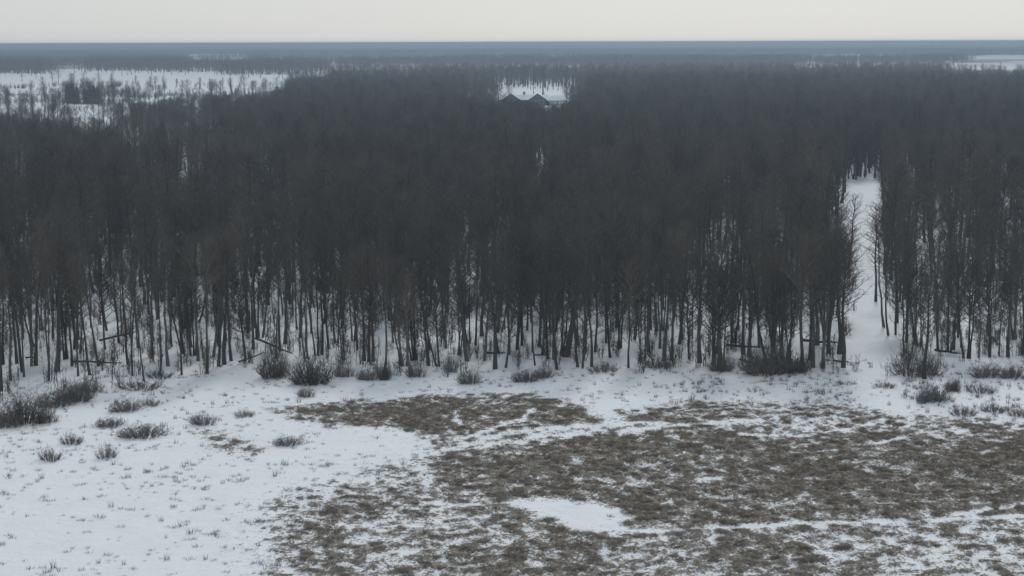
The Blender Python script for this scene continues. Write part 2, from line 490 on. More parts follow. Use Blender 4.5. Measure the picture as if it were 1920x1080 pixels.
line([(1790,965),(1860,957),(1920,945)], .16, .3, .4)
line([(1310,900),(1380,892),(1440,875)], .18, .3, .45)
line([(1640,832),(1700,818)], .28)
line([(1480,850),(1600,842)], .16, .3, .4)
line([(1840,850),(1870,838)], .26)
line([(790,945),(905,950)], .2, .3, .4)
# tussocks: matted clumps about a metre across that break the cover into flecks of snow and grass
wx, wy = nx_ + 1.2 * (fbm(nx_ / 3, ny_ / 3, 1, 2) - .5), ny_ + 1.6 * (fbm(nx_ / 3, ny_ / 3, 2, 2) - .5)
tus = fbm(wx / .62, wy / .75, 4, 3, .72)
big = fbm(nx_ / 8, ny_ / 12, 9, 3)
lvl = np.clip(cov * 2.4, .05, 1)
cg = cov + (tus - .5) * 1.5 * lvl + (big - .5) * .42 * lvl
full = np.zeros(X.shape); full[near] = cg
Z[near] += (tus - .5) * (0.07 + 0.50 * np.clip(cov, 0, 1)) + (fbm(nx_ / .5, ny_ / .6, 10, 2) - .5) * (.03 + .16 * np.clip(cov, 0, 1))
ny, nx = X.shape
me = bpy.data.meshes.new('snowy_ground')
co = np.stack([X, Y, Z], -1).reshape(-1, 3)
me.vertices.add(len(co)); me.vertices.foreach_set('co', co.astype(np.float32).ravel())
i = np.arange(nx * ny).reshape(ny, nx)
q = np.stack([i[:-1, :-1], i[:-1, 1:], i[1:, 1:], i[1:, :-1]], -1).reshape(-1)
nf = (nx - 1) * (ny - 1)
me.loops.add(nf * 4); me.loops.foreach_set('vertex_index', q.astype(np.int32))
me.polygons.add(nf); me.polygons.foreach_set('loop_start', np.arange(0, nf * 4, 4, dtype=np.int32))
me.polygons.foreach_set('loop_total', np.full(nf, 4, np.int32))
me.polygons.foreach_set('use_smooth', np.ones(nf, bool))
at = me.attributes.new('grass_cover', 'FLOAT', 'POINT'); at.data.foreach_set('value', full.ravel().astype(np.float32))
me.materials.append(M['ground']); me.update(); me.validate()
og = link('snowy_ground', me); og['kind'] = 'structure'; og['label'] = 'snow covered ground with brown matted grass showing through near the wood'

# far fields: thin sheets lying just above the ground
def sheet(name, pix, material, dz, label):
    s = MB(); pts = []
    n = len(pix)
    for k in range(n):                       # subdivide the outline so that it follows the ground
        a, b = pix[k], pix[(k + 1) % n]
        for u in np.linspace(0, 1, 5)[:-1]:
            x, y = ground(a[0] + (b[0] - a[0]) * u, a[1] + (b[1] - a[1]) * u); pts.append((x, y, tz(x, y) + dz))
    s.poly(pts, [tuple(range(len(pts)))])
    o = link(name, s.mesh(name, [material])); o['kind'] = 'structure'; o['label'] = label
sheet('stubble_field', [(84,118),(130,116),(172,117),(178,126),(150,129),(95,129.5),(78,126)], M['stubble'], .3, 'tan stubble field beyond the snowy strip')
sheet('stubble_field', [(336,106),(390,103),(470,103),(500,109),(440,113),(350,115)], M['stubble'], .5, 'long pale tan field below the skyline woods')
sheet('stubble_field', [(580,122),(660,123),(660,129),(600,129)], M['stubble'], .3, 'small pinkish tan field beyond the wood')
sheet('stubble_field', [(1780,112),(2200,112),(2200,118),(1780,118)], M['stubble'], .4, 'tan strip between two white strips of snow')
sheet('farm_track', [(330,179.2),(480,179.6),(480,180.6),(330,180.2)], M['track'], .15, 'dark narrow track crossing the far snowfield')
sheet('farm_track', [(-200,176.5),(118,177),(118,178),(-200,177.6)], M['track'], .15, 'dark narrow track across the white field at the edge')

# ================================================================ NEAR TREES, one object each
HAND = []   # px, py, lean in degrees (+ = top leans right), thickness, kind
def z4(rows):
    for r in rows: HAND.append((r[0] / 3, 420 + r[1] / 3, r[2], r[3], 'T'))
def z5(rows):
    for r in rows: HAND.append((640 + r[0] / 3, 420 + r[1] / 3, r[2], r[3], 'B'))
def z6(rows):
    for r in rows: HAND.append((1280 + r[0] / 3, 420 + r[1] / 3, r[2], r[3], r[4] if len(r) > 4 else 'B'))
z4([(5,940,0,1),(20,790,0,1),(60,880,0,.9),(95,785,-3,1.2),(135,860,0,.7),(190,690,-4,.9),(240,600,0,.8),(275,880,1,.8),(320,830,1,1.5),(375,760,0,1),(405,800,-2,1),
    (440,855,0,.7),(505,850,-4,.7),(555,800,-5,1),(600,600,-2,.9),(720,790,0,1.4),(745,855,0,.6),(780,700,-2,1),(810,885,-6,.7),(900,850,1,.6),(945,800,1,1.2),(965,690,0,1),
    (1030,730,-3,1.2),(1022,850,0,.6),(1050,590,-3,1.4),(1090,740,0,.7),(1115,770,-2,.8),(1165,840,0,.6),(1200,750,5,.9),(1230,800,2,1),(1262,790,1,1),(1300,770,0,1),(1380,770,-3,.8),
    (1425,705,0,.9),(1455,640,0,1),(1205,500,0,1),(1575,715,0,.9),(1605,675,0,1),(1690,640,0,1),(1790,740,-2,1),(1812,735,0,1.1),(1885,670,0,1.1),(1725,720,0,.6)])
z5([(20,765,-2,.8),(130,770,-2,.8),(155,775,-3,1),(178,770,1,1),(75,660,0,1),(240,870,2,.8),(345,800,-6,1),(390,860,-5,.7),(412,768,-7,1.1),(490,797,-4,1.3),(550,800,-4,1),(300,610,0,.9),
    (590,700,-3,.8),(708,772,-7,1.1),(708,672,-4,.9),(755,682,0,.9),(805,770,2,.9),(865,815,1,1.6),(880,720,-3,1.1),(925,808,4,.7),(942,735,-3,.9),(990,710,4,1),(1045,600,0,.8),(1090,795,-3,.7),
    (1115,690,-2,.9),(1130,740,3,.8),(1162,760,1,1),(1192,760,1,.8),(1215,818,-5,.7),(1236,740,3,1.1),(1262,747,7,2.0),(1330,805,-4,.7),(1357,812,-1,.7),(1408,804,-4,.9),(1428,720,6,1),
    (1375,720,1,.8),(1490,670,2,.7),(1527,605,0,.7),(1560,700,0,1.2),(1615,810,0,.5),(1650,650,0,1.1),(1680,772,-5,.9),(1730,722,-2,1),(1705,770,2,.7),(1790,700,0,1),(1815,770,1,1.5),(1858,770,3,.9),(1902,676,0,1.2)])
z6([(35,760,0,.7),(95,780,-1,1.8),(170,795,0,1),(205,818,-1,1.1),(238,822,0,.9),(280,668,1,1.4),(340,735,0,.9),(375,752,0,1.3),(430,690,0,.8),(500,800,0,1.5),(560,760,0,1),(610,790,1,1),(668,832,0,1),
    (715,762,2,.8),(735,808,-1,.8),(755,682,0,1.3),(790,812,1,.9),(823,728,0,1.2),(882,732,0,1.5),(903,808,1,1.1),(1132,582,-6,1,'T'),(1157,627,-4,1,'T'),(1198,625,-2,.9),(1258,668,0,.9),(1318,680,0,.9),
    (1338,690,0,.7),(1360,872,0,1.3),(1435,705,0,.8),(1490,720,0,.9),(1525,708,-2,1),(1550,640,0,.9),(1605,755,1,.9),(1665,752,2,.7),(1725,747,0,1),(1780,740,0,.7),(1830,747,-1,1),(1870,650,0,.9),(1912,735,0,1.5)])
LAND = [(95, "the big dark corner bush"), (213, "the long straight fallen log"), (345, "the drift of pale brush"), (515, "the bush with the slanting pole"), (588, "the darkest bush"),
        (740, "the three-stemmed cluster"), (880, "the rounded bush on open snow"), (1000, "the wide pale bush"), (1190, "the empty stretch of edge"), (1405, "the black thicket"), (1610, "the snowy lane"), (1722, "the spreading shrub"), (1850, "the low russet bush")]
ORD = ['first', 'second', 'third', 'fourth', 'fifth', 'sixth', 'seventh', 'eighth', 'ninth', 'tenth', 'eleventh', 'twelfth']
def tree_root(src, x, y, z, sc, lean, rotz, thick, label, group):
    o = thing('bare_tree', label, 'tree', (x, y, z - 0.06), group)
    o.rotation_euler = (Euler((R(U(-2.5, 2.5)), R(lean), 0)).to_matrix() @ Euler((0, 0, rotz)).to_matrix()).to_euler()
    o.scale = (sc * 1.12, sc * 1.12, sc)
    t = link('trunk', src[2], o); t.scale = (thick, thick, 1)
    link('crown', src[3], o)
    return o
random.seed(77)
front = {}
for k, h in enumerate(HAND):
    li = min(range(len(LAND)), key=lambda j: abs(LAND[j][0] - h[0]))
    front.setdefault((li, h[0] >= LAND[li][0]), []).append(k)
hand_label = {}
for (li, right), ks in front.items():
    ks.sort(key=lambda k: abs(HAND[k][0] - LAND[li][0]))
    for r, k in enumerate(ks):
        h = HAND[k]
        look = ('stout' if h[3] >= 1.4 else 'spindly' if h[3] <= .7 else 'slim') + (' leaning' if abs(h[2]) >= 4 else '')
        hand_label[k] = f"{look} tree, {ORD[r]} front trunk {'right' if right else 'left'} of {LAND[li][1]}"
placed = []
for k, (px, py, lean, th, kind) in enumerate(HAND):
    x, y, z = spot(px, py)
    src = random.choice(TALL if kind == 'T' else BUSHY)
    if px < 560 and random.random() < .2: src = random.choice(BUSHY)
    if 640 < px < 1500 and random.random() < .3: src = random.choice(TALL)
    sc = U(.76, .95) * (.85 if th <= .7 else 1)
    if 1500 < px < 1590: src, sc = BUSHY[2], U(.9, 1.02)
    tree_root(src, x, y, z, sc, lean, U(0, 6.28), (0.45 + 0.5 * th), hand_label[k], 'front trunks along the wood edge')
    placed.append((x, y))
# the ranks behind, still one object each
N_NEAR = 300
P = jitter_grid(60, 150, 2.9, 1.04, 4)
keep, base = accept(P, np.full(len(P), 12.5), .3)
keep &= (base[:, 1] < edge_y(base[:, 0]) - 14) & (base[:, 0] > -40) & (base[:, 0] < 1960)
P = P[keep]; base = base[keep]
pa = np.array(placed)
dmin = np.min(np.hypot(P[:, None, 0] - pa[None, :, 0], (P[:, None, 1] - pa[None, :, 1]) / K), 1)
P, base = P[dmin > 1.35], base[dmin > 1.35]
order = np.argsort(P[:, 1])
n_rest = N_NEAR - len(HAND)
ranks = []
for k in order[:n_rest]:
    px = base[k, 0]
    tall = random.random() < (.8 if px < 600 else .25 if px < 1500 else .35)
    lean, th = random.gauss(0, 2.4), U(.55, 1.1)
    look = ('spindly ' if th < .7 else 'stout ' if th > .95 else 'slim ') + ('high-crowned' if tall else 'low-branched') + (' leaning' if abs(lean) > 3 else '')
    ranks.append((px, k, tall, lean, th, look, min(range(len(LAND)), key=lambda j: abs(LAND[j][0] - px))))
ranks.sort()
kinds = {}
for q in ranks: kinds.setdefault((q[5], q[6]), []).append(q[1])
for px, k, tall, lean, th, look, li in ranks:
    same = kinds[(look, li)]
    tail = f', {ORD[same.index(k)]} such from the left' if len(same) > 1 else ''
    x, y, z = P[k]
    tree_root(random.choice(TALL if tall else BUSHY), x, y, z, U(.64, .98), lean, U(0, 6.28), th,
              f"{look} tree in the ranks behind {LAND[li][1]}{tail}" if not tail else f"{look} tree behind {LAND[li][1]}{tail}", f"trees in the ranks behind {LAND[li][1]}")
Y_SPLIT = P[order[n_rest - 1], 1] if len(order) > n_rest else 130
rest_near = P[order[n_rest:]]

# ================================================================ THE WOOD BEHIND (past the limit: one mass)
protos = [joined('w%02d' % i, a[0], a[1], [M['bark'], M['twig']]) for i, a in enumerate(TALL + BUSHY)]
hts = np.array([a[4] for a in TALL + BUSHY])
side = P[:0]
A = jitter_grid(58, 150, 2.9, 1.25, 12)
bA = proj(A)
A = A[(bA[:, 1] < edge_y(bA[:, 0]) - 14) & ((bA[:, 0] < -40) | (bA[:, 0] > 1960))]
B = jitter_grid(150, 300, 3.0, 1.14)
C_ = jitter_grid(300, 520, 3.6, 1.12)
W = np.concatenate([A, B, C_])
dens = fbm(W[:, 0] / 30, W[:, 1] / 22, 5, 3)
W = W[rng.rand(len(W)) < np.clip(1.55 - 3.2 * np.clip(dens - .45, 0, 1) * (W[:, 1] < 420), .12, 1)]
idx = rng.randint(0, len(protos), len(W)); scl = np.clip(rng.normal(.95, .13, len(W)), .62, 1.18)
keep, base = accept(W, hts[idx] * scl * .86)
keep &= base[:, 1] < edge_y(base[:, 0]) - 8
W, idx, scl = W[keep], idx[keep], scl[keep]
cap = np.stack([np.array(ground(rng.uniform(1545, 1670), rng.uniform(262, 334)) + (0,)) for _ in range(70)])
cap[:, 2] = terrain(cap[:, 0], cap[:, 1]) - .05
rest_near = np.concatenate([rest_near, cap])
W = np.concatenate([rest_near, W]); idx = np.concatenate([rng.randint(0, len(protos), len(rest_near)), idx]); scl = np.concatenate([rng.uniform(.85, 1.1, len(rest_near)), scl])
rot = np.stack([rng.normal(0, .035, len(W)), rng.normal(0, .035, len(W)), rng.uniform(0, 6.28, len(W))], 1)
scatter('woodland', W, rot, scl[:, None] * np.array([[1.25, 1.25, .88]]), idx, protos, 'dense leafless grey-brown wood stretching away behind the front trees')
n_wood = len(W)

# farther wood: the same trees with fewer, thicker twigs
low = []
for i, (H, cl, cr, nb, nw, tr) in enumerate([(14, .38, 2.4, 20, 5, .2), (13, .32, 2.6, 22, 5, .2), (15, .42, 2.4, 20, 5, .22), (12, .3, 2.4, 20, 5, .18)]):
    T, C = grow_tree(300 + i, H, cl, cr, nb, nw, tr, twig=.055, low=True)
    low.append(joined('f%02d' % i, T, C, [M['bark'], M['twig']]))
lh = np.array([14, 13, 15, 12])
W = jitter_grid(520, 1150, 5.2, 1.08)
idx = rng.randint(0, 4, len(W)); scl = rng.uniform(.8, 1.15, len(W))
keep, _ = accept(W, lh[idx] * scl)
keep &= belts(W)
W, idx, scl = W[keep], idx[keep], scl[keep]
rot = np.stack([rng.normal(0, .03, len(W)), rng.normal(0, .03, len(W)), rng.uniform(0, 6.28, len(W))], 1)
scatter('far_woodland', W, rot, scl[:, None] * np.array([[1.35, 1.35, .9]]), idx, low, 'far bare wood fading into haze around the snowy fields')
n_far = len(W)

# distant wood: tree clumps out to the skyline
def clump(seed, size, n, twigs, tw):
    random.seed(seed); s = MB()
    for _ in range(n):
        b = Vector((U(-.5, .5) * size, U(-.5, .5) * size, -0.5)); H = U(10.5, 15)
        s.spike(b, b + Vector((0, 0, H)), .22, 0)
        for _ in range(twigs):
            h = H * U(.35, 1); p = b + Vector((0, 0, h * .92))
            L = U(1.2, 2.8) * (1.25 - .6 * h / H); a = U(0, 6.28)
            s.spike(p, p + Vector((math.cos(a) * L, math.sin(a) * L, U(.2, 1.6))), tw, 1)
    return bpy.data.objects.new('clump', s.mesh('clump', [M['bark'], M['twig']]))
cl1 = [clump(400 + i, 25, 15, 26, .16) for i in range(4)]
W1 = jitter_grid(1150, 3000, 15.0, 1.06)
W1 = W1[rng.rand(len(W1)) < np.where(fbm(W1[:, 0] / 260, W1[:, 1] / 420, 2, 3) > .42, 1, .25)]
k1, _ = accept(W1, np.full(len(W1), 13.0), .5)
k1 &= belts(W1)
W1 = W1[k1]
cl2 = [clump(500 + i, 98, 170, 10, .5) for i in range(3)]
W2 = jitter_grid(3000, 11000, 62.0, 1.05)
W2 = W2[rng.rand(len(W2)) < np.where(fbm(W2[:, 0] / 900, W2[:, 1] / 1500, 4, 3) > .42, 1, .12)]
k2, _ = accept(W2, np.full(len(W2), 13.0), .5)
k2 &= belts(W2)
W2 = W2[k2]
W3 = jitter_grid(11000, 15500, 110.0, 1.03)
Wd = np.concatenate([W1, W2, W3])
idx = np.concatenate([rng.randint(0, 4, len(W1)), 4 + rng.randint(0, 3, len(W2) + len(W3))])
for i, o in enumerate(cl1 + cl2): o.name = 'c%02d' % i
rot = np.zeros((len(Wd), 3)); rot[:, 2] = rng.uniform(0, 6.28, len(Wd))
sc3 = np.repeat(rng.uniform(.9, 1.12, len(Wd))[:, None], 3, 1)
sc3[len(W1) + len(W2):, :2] *= 1.8
sc3[len(W1) + len(W2):, 2] *= np.clip(.35 + 2.4 * (fbm(W3[:, 0] / 900, W3[:, 1] / 9000, 2, 3) - .25), .4, 1.9)
scatter('distant_woodland', Wd, rot, sc3, idx, cl1 + cl2, 'blue-grey woods along the skyline')
print('INSTANCES', n_wood, n_far, len(W1), len(W2), len(W3), 'split', Y_SPLIT)

# ================================================================ THE HOUSE IN THE CLEARING
def roof_slab(s, a, b, c, d, t=.25, mi=0):
    """slab through four corner points, thickened downwards"""
    P_ = [Vector(p) for p in (a, b, c, d)]
    s.poly(P_ + [p - Vector((0, 0, t)) for p in P_], [(0, 1, 2, 3), (7, 6, 5, 4), (0, 4, 5, 1), (1, 5, 6, 2), (2, 6, 7, 3), (3, 7, 4, 0)], mi)
def gable_wall(s, x0, x1, y, zt, zr, depth):
    xm = (x0 + x1) / 2
    s.poly([(x0, y, 0), (x1, y, 0), (x1, y, zt), (xm, y, zr), (x0, y, zt), (x0, y + depth, 0), (x1, y + depth, 0), (x1, y + depth, zt), (xm, y + depth, zr), (x0, y + depth, zt)],
           [(0, 1, 2, 3, 4), (9, 8, 7, 6, 5), (0, 5, 6, 1), (1, 6, 7, 2), (2, 7, 8, 3), (3, 8, 9, 4), (4, 9, 5, 0)])
HX, HY = ground(985, 196.5)
HX, HY = HX, 425.0 * K
HX = (985 - 960) / F * HY
house = thing('house', 'long dark house with two gables and snow-covered roofs in the woodland clearing', 'house', (HX, HY, tz(HX, HY)))
w = MB()
w.box(-12, 12, 3, 12, 0, 3.2)
w2 = MB(); gable_wall(w2, -11.5, -3.0, -1.0, 3.2, 6.1, 7.0)
w3 = MB(); gable_wall(w3, 2.6, 10.8, -1.0, 3.2, 6.1, 7.0)
link('wall', w.mesh('wall', [M['siding']]), house); link('gable_wall', w2.mesh('gable_wall', [M['siding']]), house); link('gable_wall', w3.mesh('gable_wall', [M['siding']]), house)
def roofed(name, quads, material, parent, t=.25):
    s = MB()
    for qd in quads: roof_slab(s, *qd, t)
    return link(name, s.mesh(name, [material]), parent)
rf = roofed('roof', [((-12.8, 2.2, 3.15), (12.8, 2.2, 3.15), (12.8, 7.5, 5.6), (-12.8, 7.5, 5.6)), ((12.8, 12.8, 3.15), (-12.8, 12.8, 3.15), (-12.8, 7.5, 5.6), (12.8, 7.5, 5.6))], M['snow'], house)
for gx_, gn in ((-7.25, 'gable'), (6.7, 'gable')):
    hw = 5.0
    roofed('gable_roof', [((gx_ - hw, -1.7, 3.15), (gx_, -1.7, 6.5), (gx_, 6.8, 6.5), (gx_ - hw, 6.8, 3.15)), ((gx_, -1.7, 6.5), (gx_ + hw, -1.7, 3.15), (gx_ + hw, 6.8, 3.15), (gx_, 6.8, 6.5))], M['snow'], house, .3)
    f = MB()
    roof_slab(f, (gx_ - hw, -1.95, 3.1), (gx_, -1.95, 6.46), (gx_, -1.72, 6.46), (gx_ - hw, -1.72, 3.1), .55)
    roof_slab(f, (gx_, -1.95, 6.46), (gx_ + hw, -1.95, 3.1), (gx_ + hw, -1.72, 3.1), (gx_, -1.72, 6.46), .55)
    link('fascia', f.mesh('fascia', [M['trim']]), house)
wing = MB(); wing.box(12.1, 22, 0.5, 10.5, 0, 2.9)
link('garage_wall', wing.mesh('garage_wall', [M['siding']]), house)
hp = MB()
hp.poly([(11.2, -.3, 2.85), (22.8, -.3, 2.85), (22.8, 11.3, 2.85), (11.2, 11.3, 2.85), (14.5, 5.5, 5.2), (19.5, 5.5, 5.2), (11.2, -.3, 2.6), (22.8, -.3, 2.6), (22.8, 11.3, 2.6), (11.2, 11.3, 2.6)],
        [(0, 1, 5, 4), (1, 2, 5), (2, 3, 4, 5), (3, 0, 4), (0, 6, 7, 1), (1, 7, 8, 2), (2, 8, 9, 3), (3, 9, 6, 0), (9, 8, 7, 6)])
link('hip_roof', hp.mesh('hip_roof', [M['snow']]), house)
ch = MB(); ch.box(-.9, .3, 8.2, 9.1, 5.0, 6.9); ch.box(-1.05, .45, 8.05, 9.25, 6.9, 7.1)
link('chimney', ch.mesh('chimney', [M['brick']]), rf)
def window(x0, x1, y, z0, z1, parent):
    f = MB(); t = .12
    f.box(x0 - t, x1 + t, y - .06, y + .02, z1, z1 + t); f.box(x0 - t, x1 + t, y - .06, y + .02, z0 - t, z0)
    f.box(x0 - t, x0, y - .06, y + .02, z0, z1); f.box(x1, x1 + t, y - .06, y + .02, z0, z1)
    fo = link('window', f.mesh('window', [M['pale']]), parent)
    g = MB(); g.box(x0, x1, y - .03, y + .01, z0, z1); link('pane', g.mesh('pane', [M['glass']]), fo)
for a in ((-10.3, -8.4, -1.02, 1, 2.5), (-6.2, -4.3, -1.02, 1, 2.5), (3.6, 5.6, -1.02, 1, 2.5), (7.8, 9.8, -1.02, 1, 2.5), (-2.0, -.6, 2.98, 1, 2.4)): window(*a, house)
d_ = MB(); d_.box(.4, 1.4, 2.9, 2.99, 0.05, 2.15); link('door', d_.mesh('door', [M['trim']]), house)
for x0 in (12.9, 17.4):
    d_ = MB()
    for r_ in range(4): d_.box(x0, x0 + 4, .4, .48, .05 + r_ * .58, .05 + r_ * .58 + .55)
    link('garage_door', d_.mesh('garage_door', [M['pale']]), house)

def shed(px, D, L, Wd_, hw_, hr, label, cat='shed', zr=0):
    D = D * K
    x = (px - 960) / F * D; z = tz(x, D)
    o = thing('farm_shed', label, cat, (x, D, z), 'small white-roofed farm sheds far off')
    s = MB(); gable_wall(s, -Wd_ / 2, Wd_ / 2, -L / 2, hw_, hr, L); wm = s.mesh('wall', [M['pale']])
    k = link('wall', wm, o); k.rotation_euler = (0, 0, math.pi / 2)
    r = MB(); e = .5
    roof_slab(r, (-L / 2 - e, -Wd_ / 2 - e, hw_ - .1), (L / 2 + e, -Wd_ / 2 - e, hw_ - .1), (L / 2 + e, 0, hr + .25), (-L / 2 - e, 0, hr + .25), .2)
    roof_slab(r, (L / 2 + e, Wd_ / 2 + e, hw_ - .1), (-L / 2 - e, Wd_ / 2 + e, hw_ - .1), (-L / 2 - e, 0, hr + .25), (L / 2 + e, 0, hr + .25), .2)
    link('roof', r.mesh('roof', [M['snow']]), o)
    dr = MB(); dr.box(-1.6, 1.6, -Wd_ / 2 - .1, -Wd_ / 2 - .01, 0, min(3, hw_ - .4)); link('door', dr.mesh('door', [M['trim']]), o)
    return o
SHEDS = [(68, 2050, 9, 7, 3.5, 6, 'tiny white shed on the far plain, the smaller of the two side by side'),
         (104, 2050, 16, 9, 4, 7.5, 'long tiny white shed on the far plain above the tan field'),
         (890, 1450, 8, 6, 3, 5.5, 'tiny white-roofed shed among the distant woods above the house clearing'),
         (907, 385, 4.2, 3.2, 2.2, 3.6, 'small snow-capped garden shed just left of the dark gabled house'),
         (1060, 372, 4.6, 3.2, 2.2, 3.6, 'small snow-capped garden shed below the snowy hip roof')]
for a in SHEDS: shed(*a)
sy = 2000 * K; sx = (186 - 960) / F * sy
silo = thing('silo', 'slim pale silo standing alone on the far hazy plain', 'silo', (sx, sy, tz(sx, sy)))
s = MB(); s.tube([Vector((0, 0, 0)), Vector((0, 0, 9))], [2.2, 2.2], 12); link('barrel', s.mesh('barrel', [M['pale']]), silo)
s = MB(); s.tube([Vector((0, 0, 9)), Vector((0, 0, 10)), Vector((0, 0, 10.6))], [2.25, 1.6, .3], 12); link('dome', s.mesh('dome', [M['snow']]), silo)

# ================================================================ TREES STANDING ALONE ON THE FAR FIELDS
FIELD = [(436, 178, 10.5, -8, 'lean'), (376, 166, 8, 0, ''), (393, 164, 7, 0, ''), (418, 166, 8, 0, ''), (307, 165, 9, 0, ''), (332, 163, 6, 0, ''), (282, 162, 8, 0, ''), (256, 163, 9, 0, ''), (240, 188, 11, 0, ''), (253, 187, 11, 0, ''),
         (210, 160, 9, 0, ''), (51, 190, 6, 0, ''), (83, 190, 8, 0, ''), (197, 190, 7, 0, ''), (287, 176, 6, 0, ''), (459, 184, 6, 0, ''), (468, 186, 7, 0, '')]
nm = ['tallest', 'thin', 'small', 'short', 'bushy']
flab = {0: 'dark leaning bare trunk standing alone on the far white field', 8: 'bushy twin of the pair of dark trees in front of the white field', 9: 'darker twin of the pair of dark trees in front of the white field',
        11: 'stubby tree on the near white field, first from its open end', 12: 'taller tree on the near white field beside the dark brush'}
seq = sorted([k for k in range(len(FIELD)) if k not in flab], key=lambda k: abs(FIELD[k][0] - 436))
for r, k in enumerate(seq): flab[k] = f"small bare tree on the far snowfield, {ORD[r]} out from the dark leaning trunk"
random.seed(9)
for k, (px, py, h, lean, fl) in enumerate(FIELD):
    x, y, z = spot(px, py)
    src = random.choice(BUSHY)
    o = tree_root(src, x, y, z, h / src[4], lean, U(0, 6.28), 4.2 if fl else 2.2, flab[k], 'lone trees on the far snowfields')
    o.name = 'field_tree'
    if fl:
        c = [c for c in o.children if c.name.startswith('crown')][0]; c.scale = (.3, .3, 1)
def grow_conifer(seed, H, r):
    random.seed(seed); T, C = MB(), MB()
    T.tube([Vector((0, 0, 0)), Vector((0, 0, H * .95))], [.22, .03], 6)
    n = 26
    for i in range(n):
        u = i / n; h = H * (.06 + .93 * u); L = r * (1 - u) ** .8 * U(.75, 1.1) + .25
        for j in range(9):
            a = j * .698 + i * .4 + U(-.2, .2); d = Vector((math.cos(a), math.sin(a), U(-.35, .1)))
            p = Vector((0, 0, h)); e = p + d * L * U(.8, 1.1)
            C.spike(p, e, .16)
            for _ in range(5):
                q = p.lerp(e, U(.25, .9)); C.spike(q, q + Vector((U(-1, 1), U(-1, 1), U(-.6, .5))).normalized() * U(.4, .9), .1)
    return T.mesh('trunk', [M['bark']]), C.mesh('crown', [M['needle']])
con = [grow_conifer(i, 9, 2.6) for i in range(2)]
CON = [(128, 194, 10.5, 'pointed dark evergreen at the outer end of the evergreen row on the snowfield'), (136, 195, 11.5, 'tallest dark evergreen of the smaller clump on the snowfield'), (145, 195, 9.5, 'rounded evergreen beside the gap between the two snowfield clumps'),
       (160, 195, 9, 'short evergreen opening the larger clump on the snowfield'), (168, 195, 10.5, 'tall middle evergreen of the larger clump on the snowfield'), (176, 195, 10.5, 'second tall evergreen of the larger clump on the snowfield'), (185, 195, 9, 'evergreen closing the larger clump next to open snow')]
for k, (px, py, h, lb) in enumerate(CON):
    x, y, z = spot(px, py)
    o = thing('evergreen_tree', lb, 'tree', (x, y, z - .1), 'evergreens in two clumps on the snowfield')
    o.scale = (h / 9 * 1.15, h / 9 * 1.15, h / 9); o.rotation_euler = (0, 0, U(0, 6.28))
    link('trunk', con[k % 2][0], o); link('crown', con[k % 2][1], o)

# ================================================================ BUSHES along the wood edge and on the snow
def grow_bush(seed, w_, h_, n, spread, tw=.022, mt='brush'):
    random.seed(seed); S, T = MB(), MB()
    for _ in range(n):
        a, rr = U(0, 6.28), w_ * .5 * U(0, 1) ** .6
        b = Vector((math.cos(a) * rr * .75, math.sin(a) * rr * .6, -.05))
        d = Vector((math.cos(a) * spread * rr, math.sin(a) * spread * rr, h_ * U(.45, 1.05) * (1 - .72 * (rr / (w_ * .5)) ** 2))) + Vector((U(-.25, .25), U(-.25, .25), 0))
        mid = b + d * .5 + Vector((U(-.1, .1), U(-.1, .1), .05)); e = b + d
        S.spike(b, mid + (mid - b) * .6, tw * 1.1)
        for _ in range(5):
            q = b.lerp(e, U(.1, .95))
            T.spike(q, q + Vector((U(-.6, .6), U(-.6, .6), U(.1, 1))).normalized() * h_ * U(.16, .5), tw * .7)
    return S.mesh('stems', [M[mt]]), T.mesh('twigs', [M[mt]])
BUSH = [grow_bush(600, 3, 2.4, 165, .75, .022, 'twig'), grow_bush(601, 3, 1.6, 110, .6), grow_bush(602, 3, 1.1, 80, .5), grow_bush(603, 3, 2.6, 80, .9, .026)]
DIM = [2.4, 1.6, 1.1, 2.6]
random.seed(31)
